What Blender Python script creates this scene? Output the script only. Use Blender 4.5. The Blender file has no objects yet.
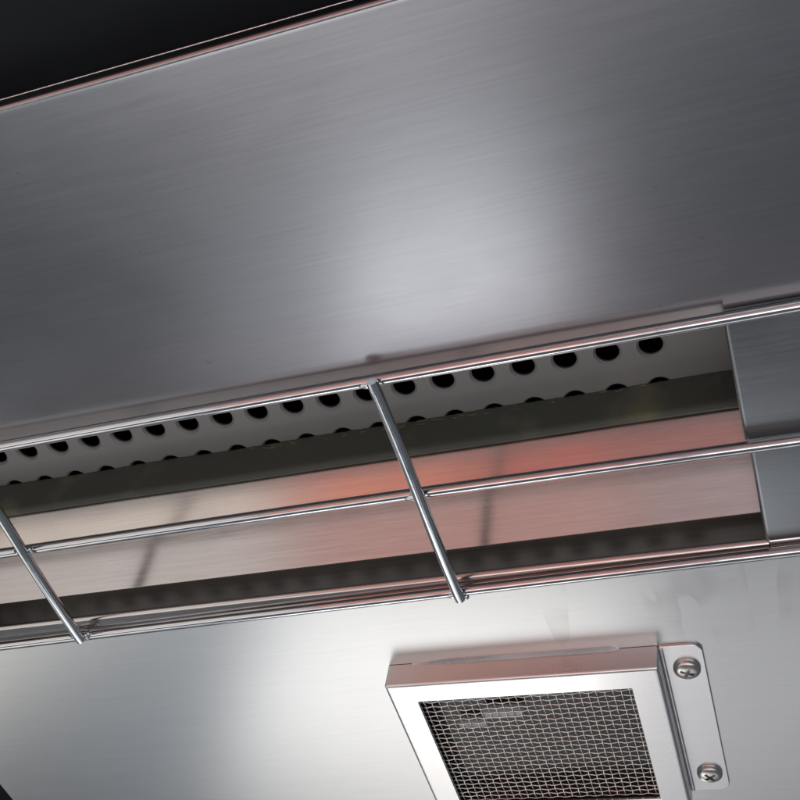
import bpy, bmesh, math, random
from mathutils import Vector, Matrix
random.seed(7)
C = bpy.context.scene.collection
S = bpy.context.scene
RAD = math.radians

# ------------------------------------------------------------------ materials
def new_mat(name):
    m = bpy.data.materials.new(name); m.use_nodes = True
    nt = m.node_tree
    return m, nt, nt.nodes['Principled BSDF']

def nd(nt, kind, **kw):
    n = nt.nodes.new(kind)
    for k, v in kw.items(): setattr(n, k, v)
    return n

def brushed(name, col, rough=.3, aniso=.75, fine=.05, bump=.05, axis='X', stains=False, tarnish=0.0, tarnish_col=(.3, .25, .2), cv=.05, smear=1.0, specks=False):
    """stainless sheet with grinding lines along one axis"""
    m, nt, p = new_mat(name)
    L = nt.links.new
    p.inputs['Metallic'].default_value = 1
    p.inputs['Anisotropic'].default_value = aniso
    tc = nd(nt, 'ShaderNodeTexCoord')
    # the finish is rougher across the grinding lines than along them
    g = nd(nt, 'ShaderNodeNewGeometry')
    cr = nd(nt, 'ShaderNodeVectorMath', operation='CROSS_PRODUCT')
    ax = {'X': (1, 0, 0), 'Y': (0, 1, 0)}[axis]
    cr.inputs[1].default_value = ax
    L(g.outputs['Normal'], cr.inputs[0])
    L(cr.outputs[0], p.inputs['Tangent'])
    def lines(sx, sy, detail):
        mp = nd(nt, 'ShaderNodeMapping')
        mp.inputs['Scale'].default_value = (sx, sy, sy) if axis == 'X' else (sy, sx, sy)
        L(tc.outputs['Object'], mp.inputs['Vector'])
        t = nd(nt, 'ShaderNodeTexNoise'); t.inputs['Scale'].default_value = 1
        t.inputs['Detail'].default_value = detail; t.inputs['Roughness'].default_value = .65
        L(mp.outputs[0], t.inputs['Vector'])
        return t
    a = lines(48, 1150, 1); b = lines(16, 560, 1)
    ad = nd(nt, 'ShaderNodeMath', operation='ADD'); L(a.outputs['Fac'], ad.inputs[0]); L(b.outputs['Fac'], ad.inputs[1])
    mr = nd(nt, 'ShaderNodeMapRange'); mr.inputs['From Min'].default_value = .6; mr.inputs['From Max'].default_value = 1.4
    mr.inputs['To Min'].default_value = rough - fine; mr.inputs['To Max'].default_value = rough + fine
    L(ad.outputs[0], mr.inputs['Value'])
    # soft smears of handling
    cl = nd(nt, 'ShaderNodeTexNoise'); cl.inputs['Scale'].default_value = 22; cl.inputs['Detail'].default_value = 5
    cl.inputs['Distortion'].default_value = .6
    L(tc.outputs['Object'], cl.inputs['Vector'])
    mr2 = nd(nt, 'ShaderNodeMapRange'); mr2.inputs['From Min'].default_value = .35; mr2.inputs['From Max'].default_value = .7
    mr2.inputs['To Min'].default_value = -.02 * smear; mr2.inputs['To Max'].default_value = .035 * smear
    L(cl.outputs['Fac'], mr2.inputs['Value'])
    r = nd(nt, 'ShaderNodeMath', operation='ADD'); L(mr.outputs[0], r.inputs[0]); L(mr2.outputs[0], r.inputs[1])
    L(r.outputs[0], p.inputs['Roughness'])
    # colour: lines a little lighter and darker
    mx = nd(nt, 'ShaderNodeMix', data_type='RGBA')
    mx.inputs['A'].default_value = (*[c * (1 - cv) for c in col], 1); mx.inputs['B'].default_value = (*[min(1, c * (1 + cv)) for c in col], 1)
    mrc = nd(nt, 'ShaderNodeMapRange'); mrc.inputs['From Min'].default_value = .65; mrc.inputs['From Max'].default_value = 1.35
    L(ad.outputs[0], mrc.inputs['Value']); L(mrc.outputs[0], mx.inputs['Factor'])
    colour = mx.outputs['Result']
    if tarnish > 0:
        tn = nd(nt, 'ShaderNodeTexNoise'); tn.inputs['Scale'].default_value = 9; tn.inputs['Detail'].default_value = 6
        L(tc.outputs['Object'], tn.inputs['Vector'])
        tm = nd(nt, 'ShaderNodeMapRange'); tm.inputs['From Min'].default_value = .4; tm.inputs['From Max'].default_value = .75
        tm.inputs['To Max'].default_value = tarnish
        L(tn.outputs['Fac'], tm.inputs['Value'])
        m2 = nd(nt, 'ShaderNodeMix', data_type='RGBA'); m2.inputs['B'].default_value = (*tarnish_col, 1)
        L(tm.outputs[0], m2.inputs['Factor']); L(colour, m2.inputs['A']); colour = m2.outputs['Result']
    if stains:
        # dried runs of water below the slot: thin wandering outlines
        mp = nd(nt, 'ShaderNodeMapping'); mp.inputs['Scale'].default_value = (26, 7, 1)
        L(tc.outputs['Object'], mp.inputs['Vector'])
        vo = nd(nt, 'ShaderNodeTexNoise'); vo.inputs['Scale'].default_value = 1; vo.inputs['Detail'].default_value = 2.5; vo.inputs['Distortion'].default_value = .5
        L(mp.outputs[0], vo.inputs['Vector'])
        df = nd(nt, 'ShaderNodeMath', operation='SUBTRACT'); L(vo.outputs['Fac'], df.inputs[0]); df.inputs[1].default_value = .52
        # crisp outer rim, soft fall off inside the run
        ab = nd(nt, 'ShaderNodeMapRange'); ab.inputs['From Min'].default_value = 0; ab.inputs['From Max'].default_value = .09
        ab.inputs['To Min'].default_value = 1; ab.inputs['To Max'].default_value = .12; L(df.outputs[0], ab.inputs['Value'])
        st = nd(nt, 'ShaderNodeMapRange', interpolation_type='SMOOTHSTEP'); st.inputs['From Min'].default_value = -.012; st.inputs['From Max'].default_value = .004
        L(df.outputs[0], st.inputs['Value'])
        ln = nd(nt, 'ShaderNodeMath', operation='MULTIPLY'); L(ab.outputs[0], ln.inputs[0]); L(st.outputs[0], ln.inputs[1])
        brk = nd(nt, 'ShaderNodeMapRange'); brk.inputs['From Min'].default_value = .46; brk.inputs['From Max'].default_value = .62
        br = nd(nt, 'ShaderNodeTexNoise'); br.inputs['Scale'].default_value = 30
        L(tc.outputs['Object'], br.inputs['Vector']); L(br.outputs['Fac'], brk.inputs['Value'])
        k = nd(nt, 'ShaderNodeMath', operation='MULTIPLY'); L(ln.outputs[0], k.inputs[0]); L(brk.outputs[0], k.inputs[1])
        # the runs stay within a hand's width of the slot
        sx = nd(nt, 'ShaderNodeSeparateXYZ'); L(tc.outputs['Object'], sx.inputs[0])
        y = nd(nt, 'ShaderNodeMapRange', interpolation_type='SMOOTHSTEP'); y.inputs['From Min'].default_value = .425; y.inputs['From Max'].default_value = .455
        y.inputs['To Min'].default_value = 1; y.inputs['To Max'].default_value = 0; L(sx.outputs['Y'], y.inputs['Value'])
        x = nd(nt, 'ShaderNodeMapRange', interpolation_type='SMOOTHSTEP'); x.inputs['From Min'].default_value = -.2; x.inputs['From Max'].default_value = -.12
        L(sx.outputs['X'], x.inputs['Value'])
        k2 = nd(nt, 'ShaderNodeMath', operation='MULTIPLY'); L(k.outputs[0], k2.inputs[0]); L(y.outputs[0], k2.inputs[1])
        k3 = nd(nt, 'ShaderNodeMath', operation='MULTIPLY'); L(k2.outputs[0], k3.inputs[0]); L(x.outputs[0], k3.inputs[1])
        k4 = nd(nt, 'ShaderNodeMath', operation='MULTIPLY'); L(k3.outputs[0], k4.inputs[0]); k4.inputs[1].default_value = .20
        m3 = nd(nt, 'ShaderNodeMix', data_type='RGBA'); m3.inputs['B'].default_value = (.16, .14, .12, 1)
        L(k4.outputs[0], m3.inputs['Factor']); L(colour, m3.inputs['A']); colour = m3.outputs['Result']
    if specks:
        # sparse specks of grease and dust
        vs = nd(nt, 'ShaderNodeTexVoronoi'); vs.inputs['Scale'].default_value = 95
        L(tc.outputs['Object'], vs.inputs['Vector'])
        sz = nd(nt, 'ShaderNodeSeparateColor'); L(vs.outputs['Color'], sz.inputs[0])
        ga = nd(nt, 'ShaderNodeMapRange'); ga.inputs['From Min'].default_value = .80; ga.inputs['From Max'].default_value = 1
        ga.inputs['To Max'].default_value = .14; L(sz.outputs[0], ga.inputs['Value'])
        le = nd(nt, 'ShaderNodeMath', operation='LESS_THAN'); L(vs.outputs['Distance'], le.inputs[0]); L(ga.outputs[0], le.inputs[1])
        lk = nd(nt, 'ShaderNodeMath', operation='MULTIPLY'); L(le.outputs[0], lk.inputs[0]); lk.inputs[1].default_value = .26
        m4 = nd(nt, 'ShaderNodeMix', data_type='RGBA'); m4.inputs['B'].default_value = (.16, .155, .15, 1)
        L(lk.outputs[0], m4.inputs['Factor']); L(colour, m4.inputs['A']); colour = m4.outputs['Result']
    L(colour, p.inputs['Base Color'])
    if bump <= 0: return m
    bp = nd(nt, 'ShaderNodeBump'); bp.inputs['Strength'].default_value = bump; bp.inputs['Distance'].default_value = .0004
    L(ad.outputs[0], bp.inputs['Height']); L(bp.outputs[0], p.inputs['Normal'])
    return m

def metal(name, col, rough, spots=.0, scale=60, bump=.0, met=1):
    m, nt, p = new_mat(name); L = nt.links.new
    p.inputs['Metallic'].default_value = met
    tc = nd(nt, 'ShaderNodeTexCoord')
    n = nd(nt, 'ShaderNodeTexNoise'); n.inputs['Scale'].default_value = scale; n.inputs['Detail'].default_value = 5
    L(tc.outputs['Object'], n.inputs['Vector'])
    mr = nd(nt, 'ShaderNodeMapRange'); mr.inputs['From Min'].default_value = .3; mr.inputs['From Max'].default_value = .7
    mr.inputs['To Min'].default_value = max(.02, rough - spots); mr.inputs['To Max'].default_value = rough + spots
    L(n.outputs['Fac'], mr.inputs['Value']); L(mr.outputs[0], p.inputs['Roughness'])
    mx = nd(nt, 'ShaderNodeMix', data_type='RGBA')
    mx.inputs['A'].default_value = (*[c * .9 for c in col], 1); mx.inputs['B'].default_value = (*[min(1, c * 1.06) for c in col], 1)
    L(n.outputs['Fac'], mx.inputs['Factor']); L(mx.outputs['Result'], p.inputs['Base Color'])
    if bump:
        b = nd(nt, 'ShaderNodeBump'); b.inputs['Strength'].default_value = bump; b.inputs['Distance'].default_value = .0005
        L(n.outputs['Fac'], b.inputs['Height']); L(b.outputs[0], p.inputs['Normal'])
    return m

def paint(name, col, rough, spec=.5, col2=None, scale=40, lo=.45, hi=.65, bump=.1):
    m, nt, p = new_mat(name); L = nt.links.new
    p.inputs['Roughness'].default_value = rough
    p.inputs['Specular IOR Level'].default_value = spec
    tc = nd(nt, 'ShaderNodeTexCoord')
    n = nd(nt, 'ShaderNodeTexNoise'); n.inputs['Scale'].default_value = scale; n.inputs['Detail'].default_value = 6
    L(tc.outputs['Object'], n.inputs['Vector'])
    mr = nd(nt, 'ShaderNodeMapRange'); mr.inputs['From Min'].default_value = lo; mr.inputs['From Max'].default_value = hi
    L(n.outputs['Fac'], mr.inputs['Value'])
    mx = nd(nt, 'ShaderNodeMix', data_type='RGBA')
    mx.inputs['A'].default_value = (*col, 1); mx.inputs['B'].default_value = (*(col2 or [c * 1.3 for c in col]), 1)
    L(mr.outputs[0], mx.inputs['Factor']); L(mx.outputs['Result'], p.inputs['Base Color'])
    b = nd(nt, 'ShaderNodeBump'); b.inputs['Strength'].default_value = bump; b.inputs['Distance'].default_value = .0006
    L(n.outputs['Fac'], b.inputs['Height']); L(b.outputs[0], p.inputs['Normal'])
    return m

M = {
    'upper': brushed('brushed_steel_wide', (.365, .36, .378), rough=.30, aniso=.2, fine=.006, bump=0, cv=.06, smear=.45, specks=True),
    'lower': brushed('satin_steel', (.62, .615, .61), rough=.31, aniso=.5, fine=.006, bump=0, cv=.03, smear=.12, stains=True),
    'trough': brushed('reflector_steel', (.60, .565, .545), rough=.18, aniso=.15, fine=.015, bump=.004, cv=.07, smear=.7, tarnish=.25, tarnish_col=(.45, .38, .34)),
    'plate': brushed('satin_end_steel', (.25, .262, .275), rough=.36, aniso=.2, fine=.02, bump=.02, tarnish=.2, tarnish_col=(.40, .42, .44)),
    'box': brushed('box_steel', (.78, .76, .75), rough=.28, aniso=.4, fine=.012, bump=.002, cv=.02),
    'burner': metal('burner_sheet', (.31, .302, .296), .6, .05, 35, .05, .45),
    'chrome': metal('chromed_wire', (.64, .63, .64), .09, .04, 90, .02),
    'zinc': metal('zinc_wire', (.70, .72, .73), .16, .05, 120, .06),
    'mesh': metal('woven_wire', (.68, .66, .63), .3, .05, 200),
    'screw': metal('screw_steel', (.62, .59, .57), .32, .06, 300, .03),
    'dark': paint('matt_black', (.012, .012, .012), .7, .2),
    'bar': paint('sooty_green_strip', (.085, .092, .078), .5, .4, (.19, .19, .11), 24, .56, .78, .25),
    'crust': paint('burnt_grease', (.10, .105, .05), .6, .35, (.20, .19, .11), 300, .4, .7, .5),
    'board': paint('black_board', (.0065, .0085, .0105), .45, .22, (.008, .0105, .013), 25, bump=.02),
    'ceiling': paint('dark_ceiling', (.02, .024, .026), .8, .2),
    'trim': metal('bright_trim', (.72, .74, .76), .25, .1, 900, .8),
    'backing': paint('dark_backing', (.02, .019, .018), .3, .5, (.035, .03, .027), 60),  # near-black: the shade inside the box put into the colour
    'pale_tube': paint('pale_reflection', (.50, .53, .58), .3, .5, (.56, .59, .63), 80, bump=.02),  # pale colour standing in for a reflection behind the mesh
}

# ------------------------------------------------------------------ builders
def link(name, me, mat, parent=None, smooth=35):
    o = bpy.data.objects.new(name, me); C.objects.link(o)
    me.materials.append(mat)
    for p in me.polygons: p.use_smooth = True
    me.set_sharp_from_angle(angle=RAD(smooth))
    if parent: o.parent = parent
    return o

def from_bm(name, bm, mat, parent=None, smooth=35):
    bmesh.ops.recalc_face_normals(bm, faces=bm.faces)
    me = bpy.data.meshes.new(name); bm.to_mesh(me); bm.free()
    return link(name, me, mat, parent, smooth)

def arc(cy, cz, r, a0, a1, n):
    return [(cy + r * math.cos(RAD(a0 + (a1 - a0) * i / n)), cz + r * math.sin(RAD(a0 + (a1 - a0) * i / n))) for i in range(n + 1)]

def fillet(pts, radii, n=10):
    """round the inner corners of an open polyline"""
    out = [Vector(pts[0])]
    for i in range(1, len(pts) - 1):
        r = radii[i - 1]; B = Vector(pts[i])
        if r <= 0: out.append(B); continue
        a = (Vector(pts[i - 1]) - B).normalized(); c = (Vector(pts[i + 1]) - B).normalized()
        ang = a.angle(c); t = r / math.tan(ang / 2)
        p0 = B + a * t; p1 = B + c * t
        ctr = B + (a + c).normalized() * (r / math.sin(ang / 2))
        v0 = p0 - ctr; v1 = p1 - ctr
        tot = v0.angle_signed(v1)
        for k in range(n + 1):
            q = v0.copy(); w = -tot * k / n
            q = Vector((q.x * math.cos(w) - q.y * math.sin(w), q.x * math.sin(w) + q.y * math.cos(w)))
            out.append(ctr + q)
    out.append(Vector(pts[-1]))
    return out

def sheet(bm, pts, t, x0, x1, side=1, nx=1):
    """bent sheet metal: an open (Y, Z) polyline given a thickness and run along X"""
    pts = [Vector(p) for p in pts]
    off = []
    for i, p in enumerate(pts):
        a = (pts[i] - pts[i - 1]).normalized() if i else (pts[1] - pts[0]).normalized()
        b = (pts[i + 1] - pts[i]).normalized() if i < len(pts) - 1 else a
        d = (a + b).normalized(); nrm = Vector((-d.y, d.x)) * side
        k = max(.5, d.dot(a))
        off.append(p + nrm * (t / k))
    loop = pts + off[::-1]
    rows = [[bm.verts.new((x0 + (x1 - x0) * j / nx, q.x, q.y)) for q in loop] for j in range(nx + 1)]
    N = len(loop)
    for j in range(nx):
        for i in range(N):
            bm.faces.new((rows[j][i], rows[j][(i + 1) % N], rows[j + 1][(i + 1) % N], rows[j + 1][i]))
    n = len(pts)
    for row in (rows[0], rows[-1]):
        for i in range(n - 1):
            bm.faces.new((row[i], row[i + 1], row[N - 2 - i], row[N - 1 - i]))

def box(bm, x0, x1, y0, y1, z0, z1, bevel=0, seg=3):
    b2 = bmesh.new()
    bmesh.ops.create_cube(b2, size=1)
    for v in b2.verts:
        v.co = Vector(((x0 + x1) / 2 + v.co.x * (x1 - x0), (y0 + y1) / 2 + v.co.y * (y1 - y0), (z0 + z1) / 2 + v.co.z * (z1 - z0)))
    if bevel:
        bmesh.ops.bevel(b2, geom=list(b2.edges), offset=bevel, segments=seg, profile=.5, affect='EDGES')
    me = bpy.data.meshes.new('tmp'); b2.to_mesh(me); b2.free()
    bm.from_mesh(me); bpy.data.meshes.remove(me)

def tube(bm, path, r, sides=16, cap=True, radii=None):
    path = [Vector(p) for p in path]
    rings = []
    prev = None
    for i, p in enumerate(path):
        d = (path[min(i + 1, len(path) - 1)] - path[max(i - 1, 0)]).normalized()
        if prev is None:
            ref = Vector((0, 0, 1)) if abs(d.z) < .9 else Vector((1, 0, 0))
            u = d.cross(ref).normalized()
        else:
            u = (prev - d * prev.dot(d)).normalized()
        prev = u; w = d.cross(u)
        rr = radii[i] if radii else r
        rings.append([bm.verts.new(p + (u * math.cos(2 * math.pi * k / sides) + w * math.sin(2 * math.pi * k / sides)) * rr) for k in range(sides)])
    for a, b in zip(rings, rings[1:]):
        for k in range(sides):
            bm.faces.new((a[k], a[(k + 1) % sides], b[(k + 1) % sides], b[k]))
    if cap:
        bm.faces.new(rings[0][::-1]); bm.faces.new(rings[-1])
    return rings

def lathe(bm, prof, sides=32):
    rings = []
    for r, z in prof:
        if r < 1e-6: rings.append([bm.verts.new((0, 0, z))])
        else: rings.append([bm.verts.new((r * math.cos(2 * math.pi * k / sides), r * math.sin(2 * math.pi * k / sides), z)) for k in range(sides)])
    for a, b in zip(rings, rings[1:]):
        for k in range(sides):
            k2 = (k + 1) % sides
            if len(a) == 1: bm.faces.new((a[0], b[k], b[k2]))
            elif len(b) == 1: bm.faces.new((a[k], a[k2], b[0]))
            else: bm.faces.new((a[k], a[k2], b[k2], b[k]))

def rrect(x0, x1, y0, y1, r, n=5):
    pts = []
    for cx, cy, a in ((x1 - r, y1 - r, 0), (x0 + r, y1 - r, 90), (x0 + r, y0 + r, 180), (x1 - r, y0 + r, 270)):
        for k in range(n + 1):
            t = RAD(a + 90 * k / n); pts.append((cx + r * math.cos(t), cy + r * math.sin(t)))
    return pts

def loft(bm, loops, cap0=False, cap1=False):
    vs = [[bm.verts.new(p) for p in l] for l in loops]
    for a, b in zip(vs, vs[1:]):
        N = len(a)
        for i in range(N): bm.faces.new((a[i], a[(i + 1) % N], b[(i + 1) % N], b[i]))
    if cap0: bm.faces.new(vs[0][::-1])
    if cap1: bm.faces.new(vs[-1])

# ------------------------------------------------------------------ setting
bm = bmesh.new(); box(bm, -4, 4, -3, 5, .5, .52)
ceil = from_bm('ceiling', bm, M['ceiling']); ceil['kind'] = 'structure'

# black panel beside the top of the hood
bp_root = bpy.data.objects.new('black_panel', None); C.objects.link(bp_root)
bp_root.location = (-.15, -.2009, -.0894)
bp_root['label'] = 'smooth black panel with a thin bright edge along the top of the steel hood'
bp_root['category'] = 'panel'
bm = bmesh.new(); box(bm, -.75, .45, -.35, .2748, -.0006, .012, .0004, 2)
from_bm('board', bm, M['board'], bp_root)
bm = bmesh.new(); tube(bm, [(-.75 + 1.2 * i / 300, .2752, -.0006 + random.uniform(-.00006, .00006)) for i in range(301)], .00032, 8)
e = from_bm('edge_trim', bm, M['trim'], bp_root); e['label'] = 'thin bright metal edge line'

# ------------------------------------------------------------------ the heater
H = bpy.data.objects.new('radiant_heater', None); C.objects.link(H)
H['label'] = 'brushed stainless steel heater hood with a chrome wire guard across its perforated burner slot'
H['category'] = 'heater'
XL, XR = -.522, .16

# wide upper reflector: rolled hem, flat sheet, rounded fold into the slot
ph = RAD(30); d = Vector((math.cos(ph), math.sin(ph)))
corner = Vector((.2423, -.0046)); heel = Vector((.2720, .0195))
top = Vector((.0750, -.1013))
nb = Vector((-d.y, d.x))                     # back of the sheet
hem_r = .0012
hem = []
cc = top + nb * hem_r
for k in range(11):
    a = RAD(-180 * k / 10 + 0)
    v = -nb * hem_r
    q = Vector((v.x * math.cos(a) - v.y * math.sin(a), v.x * math.sin(a) + v.y * math.cos(a)))
    hem.append(cc + q)
hem = hem[::-1]
# flat return behind the sheet
ret = hem[0] + d * .02
pts = [ret] + hem
tail = fillet([tuple(top + d * .001), tuple(corner), tuple(heel), (heel.x, .083)], [.06, .012], 18)
pts += tail
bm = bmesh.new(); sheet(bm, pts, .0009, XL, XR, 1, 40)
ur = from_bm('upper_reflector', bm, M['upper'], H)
ur['label'] = 'wide dark brushed sheet above the slot'

# rear reflector: seam strip, upright return and the sloped bright wall
wall = fillet([(.3908, .0045), (.3860, .0064), (.3860, .0262), (.3648, .0453), (.3462, .0656), (.3462, .0795)], [.0022, .0016, .004, 0], 8)
bm = bmesh.new(); sheet(bm, wall, .0009, XL, -.0069, 1, 30)
rr_ = from_bm('rear_reflector', bm, M['trough'], H)
rr_['label'] = 'sloped inner wall of the slot glowing beige and orange with reflections'

# lower panel
bm = bmesh.new(); sheet(bm, fillet([(.3898, .018), (.3898, .0042), (.82, .0042), (.82, .04)], [.002, .006], 6), .0012, XL, XR, 1, 20)
lp = from_bm('lower_panel', bm, M['lower'], H)
lp['label'] = 'smooth pale satin panel below the slot'

# perforated burner plate with real holes
bm = bmesh.new()
P = .0217; z0 = .0790; hole_r = .0060
x_first = -.1555 - 17 * P; PY = .0264; cols = 23; y_first = .3150; rows = 2
for i in range(cols):
    for j in range(rows):
        cx, cy = x_first + i * P, y_first + j * PY
        n = 24
        ins, outs, up, rim = [], [], [], []
        for k in range(n):
            a = 2 * math.pi * k / n; c, s = math.cos(a), math.sin(a)
            f = 1 / max(abs(c), abs(s))
            outs.append(bm.verts.new((cx + f * c * P / 2, cy + f * s * PY / 2, z0)))
            rim.append(bm.verts.new((cx + hole_r * 1.2 * c, cy + hole_r * 1.2 * s, z0)))
            ins.append(bm.verts.new((cx + hole_r * c, cy + hole_r * s, z0 + .0012)))
            up.append(bm.verts.new((cx + hole_r * c, cy + hole_r * s, z0 + .0025)))
        for k in range(n):
            k2 = (k + 1) % n
            bm.faces.new((outs[k], outs[k2], rim[k2], rim[k])); bm.faces.new((rim[k], rim[k2], ins[k2], ins[k])); bm.faces.new((ins[k], ins[k2], up[k2], up[k]))
xe = x_first + (cols - .5) * P
for j in range(rows):
    ya, yb = y_first + (j - .5) * PY, y_first + (j + .5) * PY
    bm.faces.new([bm.verts.new(q) for q in ((xe, ya, z0), (.012, ya, z0), (.012, yb, z0), (xe, yb, z0))])
ya = y_first - PY / 2
bm.faces.new([bm.verts.new(q) for q in ((x_first - P / 2, .2730, z0), (.012, .2730, z0), (.012, ya, z0), (x_first - P / 2, ya, z0))])
bmesh.ops.remove_doubles(bm, verts=bm.verts, dist=1e-6)
pl = from_bm('burner_plate', bm, M['burner'], H)
pl['label'] = 'dark perforated plate with rows of round holes'
# closed near-black box behind the plate
bm = bmesh.new()
sheet(bm, [(.2730, .084), (.2730, .14), (.3475, .14), (.3475, .080)], .001, XL, XR, -1)
from_bm('burner_box', bm, M['dark'], H)
# sooty strip along the foot of the plate
bm = bmesh.new()
prof = [(.3458, .0590), (.3432, .0572), (.3412, .0580), (.3403, .0604), (.3372, .0780), (.3372, .0786), (.3458, .0786)]
nx = 260
rws = []
for j in range(nx + 1):
    x = XL + (-.0075 - XL) * j / nx
    w = .0003 * math.sin(x * 61) + random.uniform(-.00018, .00018)
    u = .00015 * math.sin(x * 43 + 1) + random.uniform(-.00005, .00005)
    rws.append([bm.verts.new((x, y + (w if i in (4, 5) else u), z)) for i, (y, z) in enumerate(prof)])
for a, b in zip(rws, rws[1:]):
    for i in range(len(prof)):
        i2 = (i + 1) % len(prof); bm.faces.new((a[i], a[i2], b[i2], b[i]))
bm.faces.new(rws[0]); bm.faces.new(rws[-1][::-1])
sb = from_bm('burner_strip', bm, M['bar'], H, 50)
# crust of burnt grease along its upper edge
bm = bmesh.new()
for k in range(150):
    x = random.uniform(-.27, -.10) if k < 105 else random.uniform(-.5, -.02)
    f = random.uniform(.35, 1)
    b2 = bmesh.new(); bmesh.ops.create_icosphere(b2, subdivisions=2, radius=1)
    c = Vector((x, .3374 + random.uniform(0, .0006), random.uniform(.0752, .0785) if k < 105 else random.uniform(.0770, .0786)))
    for v in b2.verts:
        g = 1 + random.uniform(-.22, .22)
        v.co = Vector((v.co.x * .0030 * f, v.co.y * .0004 * f, v.co.z * .0008 * f)) * g + c
    me = bpy.data.meshes.new('t'); b2.to_mesh(me); b2.free(); bm.from_mesh(me); bpy.data.meshes.remove(me)
cr = from_bm('grease_crust', bm, M['crust'], sb, 60)
cr['kind'] = 'stuff'; cr['label'] = 'olive crust of burnt grease along the strip edge'
sb['label'] = 'dark greenish sooty strip along the burner plate'

# end plates at the right of the slot
def end_plate(x0, y0, y1, zf, lab, tilt=0):
    bm = bmesh.new(); box(bm, x0, XR - .002, y0, y1, zf, zf + .05, .0021, 5)
    for v in bm.verts: v.co.z += (y1 - v.co.y) * math.tan(RAD(tilt))
    o = from_bm('end_plate', bm, M['plate'], H); o['label'] = lab
end_plate(-.0094, .2590, .3243, .0040, 'upper grey end plate with a rounded lower edge', 4)
end_plate(-.0081, .3248, .3848, .0042, 'lower grey end plate beside the end of the slot')
bm = bmesh.new(); sheet(bm, fillet([(.2474, -.0020), (.2530, .0024), (.2577, .0058)], [.012], 6), .0014, -.0082, XR - .004, 1)
from_bm('corner_cover', bm, M['upper'], H)
bm = bmesh.new(); sheet(bm, fillet([(.3908, .0048), (.3853, .0068), (.3853, .02)], [.0018], 6), .001, -.0065, XR - .004, 1)
from_bm('seam_cover', bm, M['trough'], H)
# far left closing plate
bm = bmesh.new(); box(bm, XL - .0022, XL - .0002, .23, .40, .0045, .14, .0004, 2)
from_bm('side_plate', bm, M['plate'], H)

# wire guard
G = bpy.data.objects.new('wire_guard', None); C.objects.link(G); G.parent = H
G['label'] = 'chrome wire guard of three long rods and welded cross wires'
R = .0028
def rod(ya, yb, z=0, wob=.0004):
    bm = bmesh.new()
    n = 90; path = []
    for i in range(n + 1):
        t = i / n; x = -.60 + .76 * t
        tt = (x + .36) / .38
        path.append((x, ya + (yb - ya) * tt + wob * math.sin(x * 9), z + wob * .6 * math.sin(x * 13 + ya * 50)))
    tube(bm, path, R, 20)
    return from_bm('long_rod', bm, M['chrome'], G, 60)
rod(.2572, .2553); rod(.3246, .3230); rod(.3930, .3878)
def cross(xa, ya, xb, yb):
    bm = bmesh.new()
    z = -2 * R + .0003; n = 40; path = []; rad = []
    for i in range(n + 1):
        t = i / n
        path.append((xa + (xb - xa) * t + .0003 * math.sin(t * 5), ya + (yb - ya) * t, z + .0004 * math.sin(t * 7)))
        rad.append(R * (.93 if i in (0, n) else 1))
    tube(bm, path, R, 20, radii=rad)
    # weld metal at the three crossings
    for yr in (.2565, .3238, .3905):
        for k in range(3):
            b2 = bmesh.new(); bmesh.ops.create_icosphere(b2, subdivisions=2, radius=R * random.uniform(.42, .6))
            t = (yr - ya) / (yb - ya); x = xa + (xb - xa) * t
            off = Vector((random.choice((-1, 1)) * R * random.uniform(.75, 1.05), random.uniform(-.5, .5) * R, -R * random.uniform(.75, 1.0)))
            for v in b2.verts: v.co = v.co * (1 + random.uniform(-.12, .12)) + Vector((x, yr, 0)) + off
            me = bpy.data.meshes.new('t'); b2.to_mesh(me); b2.free(); bm.from_mesh(me); bpy.data.meshes.remove(me)
        b2 = bmesh.new(); bmesh.ops.create_uvsphere(b2, u_segments=16, v_segments=10, radius=1)
        t = (yr - ya) / (yb - ya); x = xa + (xb - xa) * t
        for v in b2.verts:
            f = 1 + random.uniform(-.06, .06)
            v.co = Vector((x - .002 + v.co.x * .0075 * f, yr + v.co.y * R * .82 * f, -R * .42 + v.co.z * R * .95 * f))
        me = bpy.data.meshes.new('t'); b2.to_mesh(me); b2.free(); bm.from_mesh(me); bpy.data.meshes.remove(me)
    return from_bm('cross_wire', bm, M['zinc'], G, 60)
cross(-.1586, .2528, -.1576, .3912)
cross(-.3790, .2535, -.3813, .3915)

# ------------------------------------------------------------------ mesh vent box screwed to the lower panel
W_, L_ = .1468, .1255
HB = .0147
def vl(pts, z): return [(x, y, z) for x, y in pts]
bm = bmesh.new()
loops = [vl(rrect(0, W_, 0, L_, .0016), -.0003)]
rb = .0019
for k in range(5):
    a = RAD(90 * k / 4); ins = rb * (1 - math.cos(a)); zz = -(HB - rb) - rb * math.sin(a)
    loops.append(vl(rrect(ins, W_ - ins, ins, L_ - ins, .0016 - ins * .6), zz))
wx0, wx1, wy0, wy1 = .0156, .1308, .0146, .1098
loops.append(vl(rrect(rb + .0006, W_ - rb - .0006, rb + .0006, L_ - rb - .0006, .0006), -HB))
loops.append(vl(rrect(wx0 - .0010, wx1 + .0010, wy0 - .0010, wy1 + .0010, .0010), -HB))
loops.append(vl(rrect(wx0 - .0004, wx1 + .0004, wy0 - .0004, wy1 + .0004, .0008), -HB))
loops.append(vl(rrect(wx0, wx1, wy0, wy1, .0006), -HB + .0004))
loops.append(vl(rrect(wx0, wx1, wy0, wy1, .0006), -HB + .0016))
loops.append(vl(rrect(wx0 - .006, wx1 + .006, wy0 - .006, wy1 + .006, .0008), -HB + .0018))
loops.append(vl(rrect(.001, W_ - .001, .001, L_ - .001, .001), -HB + .0018))
loops.append(vl(rrect(.001, W_ - .001, .001, L_ - .001, .001), -.0003))
loft(bm, loops)
VB = from_bm('vent_box', bm, M['box'], H, 40)
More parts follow.
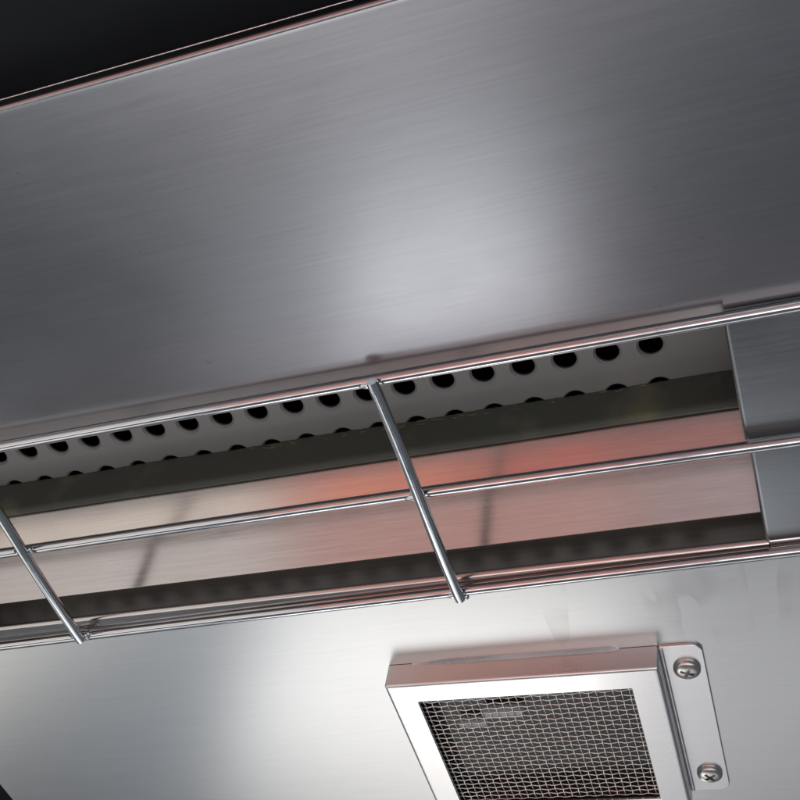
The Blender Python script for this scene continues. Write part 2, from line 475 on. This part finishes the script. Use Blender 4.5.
VB.location = (-.2160, .4449, .0042); VB.rotation_euler = (0, 0, RAD(1.25))
VB['label'] = 'pale steel vent box with a woven wire window'
# woven wire: every wire weaves over and under
bm = bmesh.new()
zm = -HB + .0034; wr = .00038; amp = .00026
sx, sy = .0043, .0039
nxw, nyw = int((wx1 - wx0 + .006) / sx), int((wy1 - wy0 + .006) / sy)
X0, Y0 = wx0 - .003, wy0 - .003
for i in range(nxw + 1):
    x = X0 + i * sx + random.uniform(-.00012, .00012); path = []
    for q in range(nyw * 4 + 1):
        y = Y0 + q * sy / 4
        path.append((x + .00006 * math.sin(y * 300 + i), y, zm + amp * math.cos(math.pi * (q / 4 + i))))
    tube(bm, path, wr, 6)
for j in range(nyw + 1):
    y = Y0 + j * sy + random.uniform(-.00015, .00015); path = []
    for q in range(nxw * 4 + 1):
        x = X0 + q * sx / 4
        path.append((x, y + .0001 * math.cos(math.pi * (q / 4 + j)), zm - amp * math.cos(math.pi * (q / 4 + j))))
    tube(bm, path, wr, 6)
from_bm('wire_mesh', bm, M['mesh'], VB, 80)
bm = bmesh.new(); box(bm, .0022, W_ - .0022, .0022, L_ - .0022, -.0016, -.0006, .0002, 1)  # near-black plate added so the box interior looks dark
from_bm('backing_plate', bm, M['backing'], VB)
bm = bmesh.new()  # tubes added behind the mesh; their pale colour imitates a reflection
tube(bm, [(.046, .036, -.0065), (.047, .036, -.0065), (.068, .0362, -.0065), (.069, .0362, -.0065)], .004, 20, radii=[.003, .004, .004, .003])
tube(bm, [(.030, .046, -.0055), (.046, .046, -.0055)], .0022, 14)
from_bm('reflection_tube', bm, M['pale_tube'], VB, 40)
# tilted strip added at the top joint, shaped to reflect as a bright sliver
bm = bmesh.new()
n = 90; low, hi = [], []
for k in range(n):
    t = k / (n - 1); x = .014 + .113 * t
    wd = .0023 * min(1, t * 5 + .05, (1 - t) * 22 + .2) + random.uniform(-.00005, .00005)
    zz = -.0005 - .00012 * (k % 2)
    low.append((x, -wd, zz)); hi.append((x, .0003, zz - wd * .55))
vb = [[bm.verts.new(q) for q in l] for l in (low, hi, [(x, y, z + .0006) for x, y, z in hi], [(x, y, z + .0006) for x, y, z in low])]
for k in range(n - 1):
    for i in range(4):
        bm.faces.new((vb[i][k], vb[i][k + 1], vb[(i + 1) % 4][k + 1], vb[(i + 1) % 4][k]))
for k in (0, n - 1): bm.faces.new([vb[i][k] for i in range(4)])
from_bm('bright_sliver', bm, M['box'], VB, 20)
# mounting flange with rounded corners
bm = bmesh.new()
fx0, fx1, fy0, fy1 = W_ + .0001, W_ + .0218, -.0008, .1215
def flange(ins, z):
    pts = []
    r = .006
    for cx, cy, a, rr in ((fx1 - r, fy1 - r, 0, r), (fx0 + .0012, fy1 - .0012, 90, .0012), (fx0 + .0012, fy0 + .0012, 180, .0012), (fx1 - r, fy0 + r, 270, r)):
        for k in range(9):
            t = RAD(a + 90 * k / 8); pts.append((cx + (rr - ins) * math.cos(t), cy + (rr - ins) * math.sin(t), z))
    return pts
loft(bm, [flange(0, -.0002), flange(0, -.0012), flange(.00022, -.0016), flange(.0005, -.0018), flange(.0010, -.0018)], True, True)
# rounded bend up against the side of the box
tube(bm, [(fx0 + .0011, .0004, -.0018), (fx0 + .0011, .1205, -.0018)], .0011, 12)
fl = from_bm('mounting_flange', bm, M['box'], VB, 30)
# cross recessed screws
def screw(x, y, rot):
    bm = bmesh.new()
    lathe(bm, [(0, .001), (.0066, .001), (.0068, .0004), (.0070, -.0006), (.0069, -.0012), (.0066, -.0019), (.0058, -.0026), (.0046, -.0031), (.0032, -.00345), (.0016, -.0036), (0, -.00365)], 40)
    bmesh.ops.recalc_face_normals(bm, faces=bm.faces)
    me = bpy.data.meshes.new('screw'); bm.to_mesh(me); bm.free()
    o = link('screw', me, M['screw'], None, 32)
    cut = bmesh.new()
    for w, l in ((.0009, .0050), (.0050, .0009)):
        b2 = bmesh.new(); bmesh.ops.create_cube(b2, size=1)
        for v in b2.verts:
            k = .55 if v.co.z > 0 else 1.0
            lx = w * (k if w > .002 else 1); ly = l * (k if l > .002 else 1)
            v.co = Vector((v.co.x * 2 * lx, v.co.y * 2 * ly, -.0040 + v.co.z * .0064))
        mt = bpy.data.meshes.new('t'); b2.to_mesh(mt); b2.free(); cut.from_mesh(mt); bpy.data.meshes.remove(mt)
    bmesh.ops.recalc_face_normals(cut, faces=cut.faces)
    mc = bpy.data.meshes.new('cut'); cut.to_mesh(mc); cut.free()
    co = bpy.data.objects.new('cut', mc); C.objects.link(co)
    md = o.modifiers.new('b', 'BOOLEAN'); md.operation = 'DIFFERENCE'; md.object = co; md.solver = 'EXACT'; md.use_self = True
    bpy.context.view_layer.update()
    dg = bpy.context.evaluated_depsgraph_get()
    new = bpy.data.meshes.new_from_object(o.evaluated_get(dg))
    o.modifiers.clear(); o.data = new
    bpy.data.objects.remove(co)
    for p in new.polygons: p.use_smooth = True
    new.set_sharp_from_angle(angle=RAD(32))
    o.parent = VB
    o.location = (x, y, -.0020); o.rotation_euler = (RAD(1.5), 0, RAD(rot))
    return o
screw(W_ + .0122, .0165, 24)
screw(W_ + .0122, .1050, 52)

# ------------------------------------------------------------------ light
w = bpy.data.worlds.new('World'); S.world = w; w.use_nodes = True
bg = w.node_tree.nodes['Background']; bg.inputs['Color'].default_value = (.86, .95, 1.08, 1); bg.inputs['Strength'].default_value = .12
def lamp(name, az, el, dist, wdt, hgt, L, col=(1, 1, 1), at=(-.15, .30, 0), shape='RECTANGLE'):
    a, e = RAD(az), RAD(el)
    dirv = Vector((math.sin(a) * math.cos(e), math.cos(a) * math.cos(e), math.sin(e)))
    la = bpy.data.lights.new(name, 'AREA'); la.shape = shape; la.size = wdt; la.size_y = hgt
    la.energy = L * math.pi * wdt * hgt; la.color = col
    o = bpy.data.objects.new(name, la); C.objects.link(o)
    o.location = Vector(at) + dirv * dist
    z = dirv; x = Vector((0, 0, 1)).cross(z).normalized(); y = z.cross(x)
    o.rotation_euler = Matrix((x, y, z)).transposed().to_euler()
    return o
lamp('window_light_far', -14, -1.0, 1.4, .36, .22, 2.3, (.97, .99, 1.02), (-.10, .18, -.04), 'ELLIPSE')
lamp('halo_light', -17, -3.0, 1.6, .76, .32, .55, (.95, .98, 1.04), (-.10, .18, -.04), 'ELLIPSE')  # added wide dim lamp that softens the edge of the sheet's highlight
lamp('fill_light_high', -12, -24, 1.3, .9, .12, .4, (1, .96, .92))  # added lamp to brighten the fold above the slot
lamp('window_light_near', -23, -39, 1.2, .54, .44, 2.15, (1, .99, .97))
lamp('side_light', 8, -40, 1.2, .5, .5, .66, (.98, .98, 1.02))  # added fill reflected at the right of the panel
lamp('fill_light_left', -44, -36, 1.2, .34, .5, .24, (.82, .95, 1.1))  # added bluish fill for the darker left of the lower panel
lamp('warm_fill_left', -66, -32, 1.2, .40, .8, 1.0, (1, .98, .93))  # added lamp that lightens the panel's far left
def back_lamp(name, x0, x1, e0, e1, L, col):
    el = -(e0 + e1) / 2; dist = 1.1
    hgt = 2 * dist * math.tan(RAD((e1 - e0) / 2))
    lamp(name, 180, el, dist, x1 - x0, hgt, L, col, ((x0 + x1) / 2, .36, .05))
back_lamp('low_light_left', -1.6, -.52, 58, 78, .95, (1, .97, .95))  # low lamps added near the camera side, reflected as highlights on the rods
back_lamp('low_light_middle', -.50, -.12, 58, 78, 1.5, (1, .80, .75))
back_lamp('low_light_right', -.10, .9, 58, 78, 2.0, (1, .99, .98))
back_lamp('tint_lamp_beige', -1.5, -.76, 18, 38, .95, (1, .89, .78))  # tinted lamps from here on are added; the slot wall mirrors their colours
back_lamp('tint_lamp_grey', -1.5, -.76, 39, 58, .66, (1, .93, .88))
back_lamp('tint_lamp_orange', -.75, -.46, 18, 38, .95, (1, .31, .18))  # stands in for reddish clothing near the camera
back_lamp('tint_lamp_red', -.45, -.20, 18, 38, .64, (1, .22, .13))
back_lamp('tint_lamp_dim_red', -.19, -.02, 18, 38, .45, (1, .30, .23))
back_lamp('tint_lamp_rose', -.75, -.20, 40, 58, .56, (1, .52, .45))
back_lamp('tint_lamp_pink', -.19, .45, 40, 58, .40, (1, .74, .73))
back_lamp('tint_lamp_pale', -.01, .45, 18, 38, .40, (1, .55, .48))

# ------------------------------------------------------------------ camera
cam = bpy.data.cameras.new('Camera'); co = bpy.data.objects.new('Camera', cam); C.objects.link(co)
Rr = ((.9402, -.1557, -.3028), (.3034, .787, .5372), (.1547, -.597, .7872))
m = Matrix([[Rr[i][0], -Rr[i][1], -Rr[i][2]] for i in range(3)])
q = m.to_quaternion().normalized()
co.rotation_mode = 'QUATERNION'; co.rotation_quaternion = q
co.location = (0, 0, -.393606)
cam.sensor_width = 36; cam.lens = 36 * 1120.18 / 800
cam.clip_start = .01; cam.clip_end = 100
S.camera = co
S.render.engine = 'CYCLES'
S.cycles.use_denoising = True
S.cycles.sample_clamp_indirect = 8
S.view_settings.view_transform = 'Standard'; S.view_settings.look = 'None'
S.view_settings.exposure = 0; S.view_settings.gamma = 1
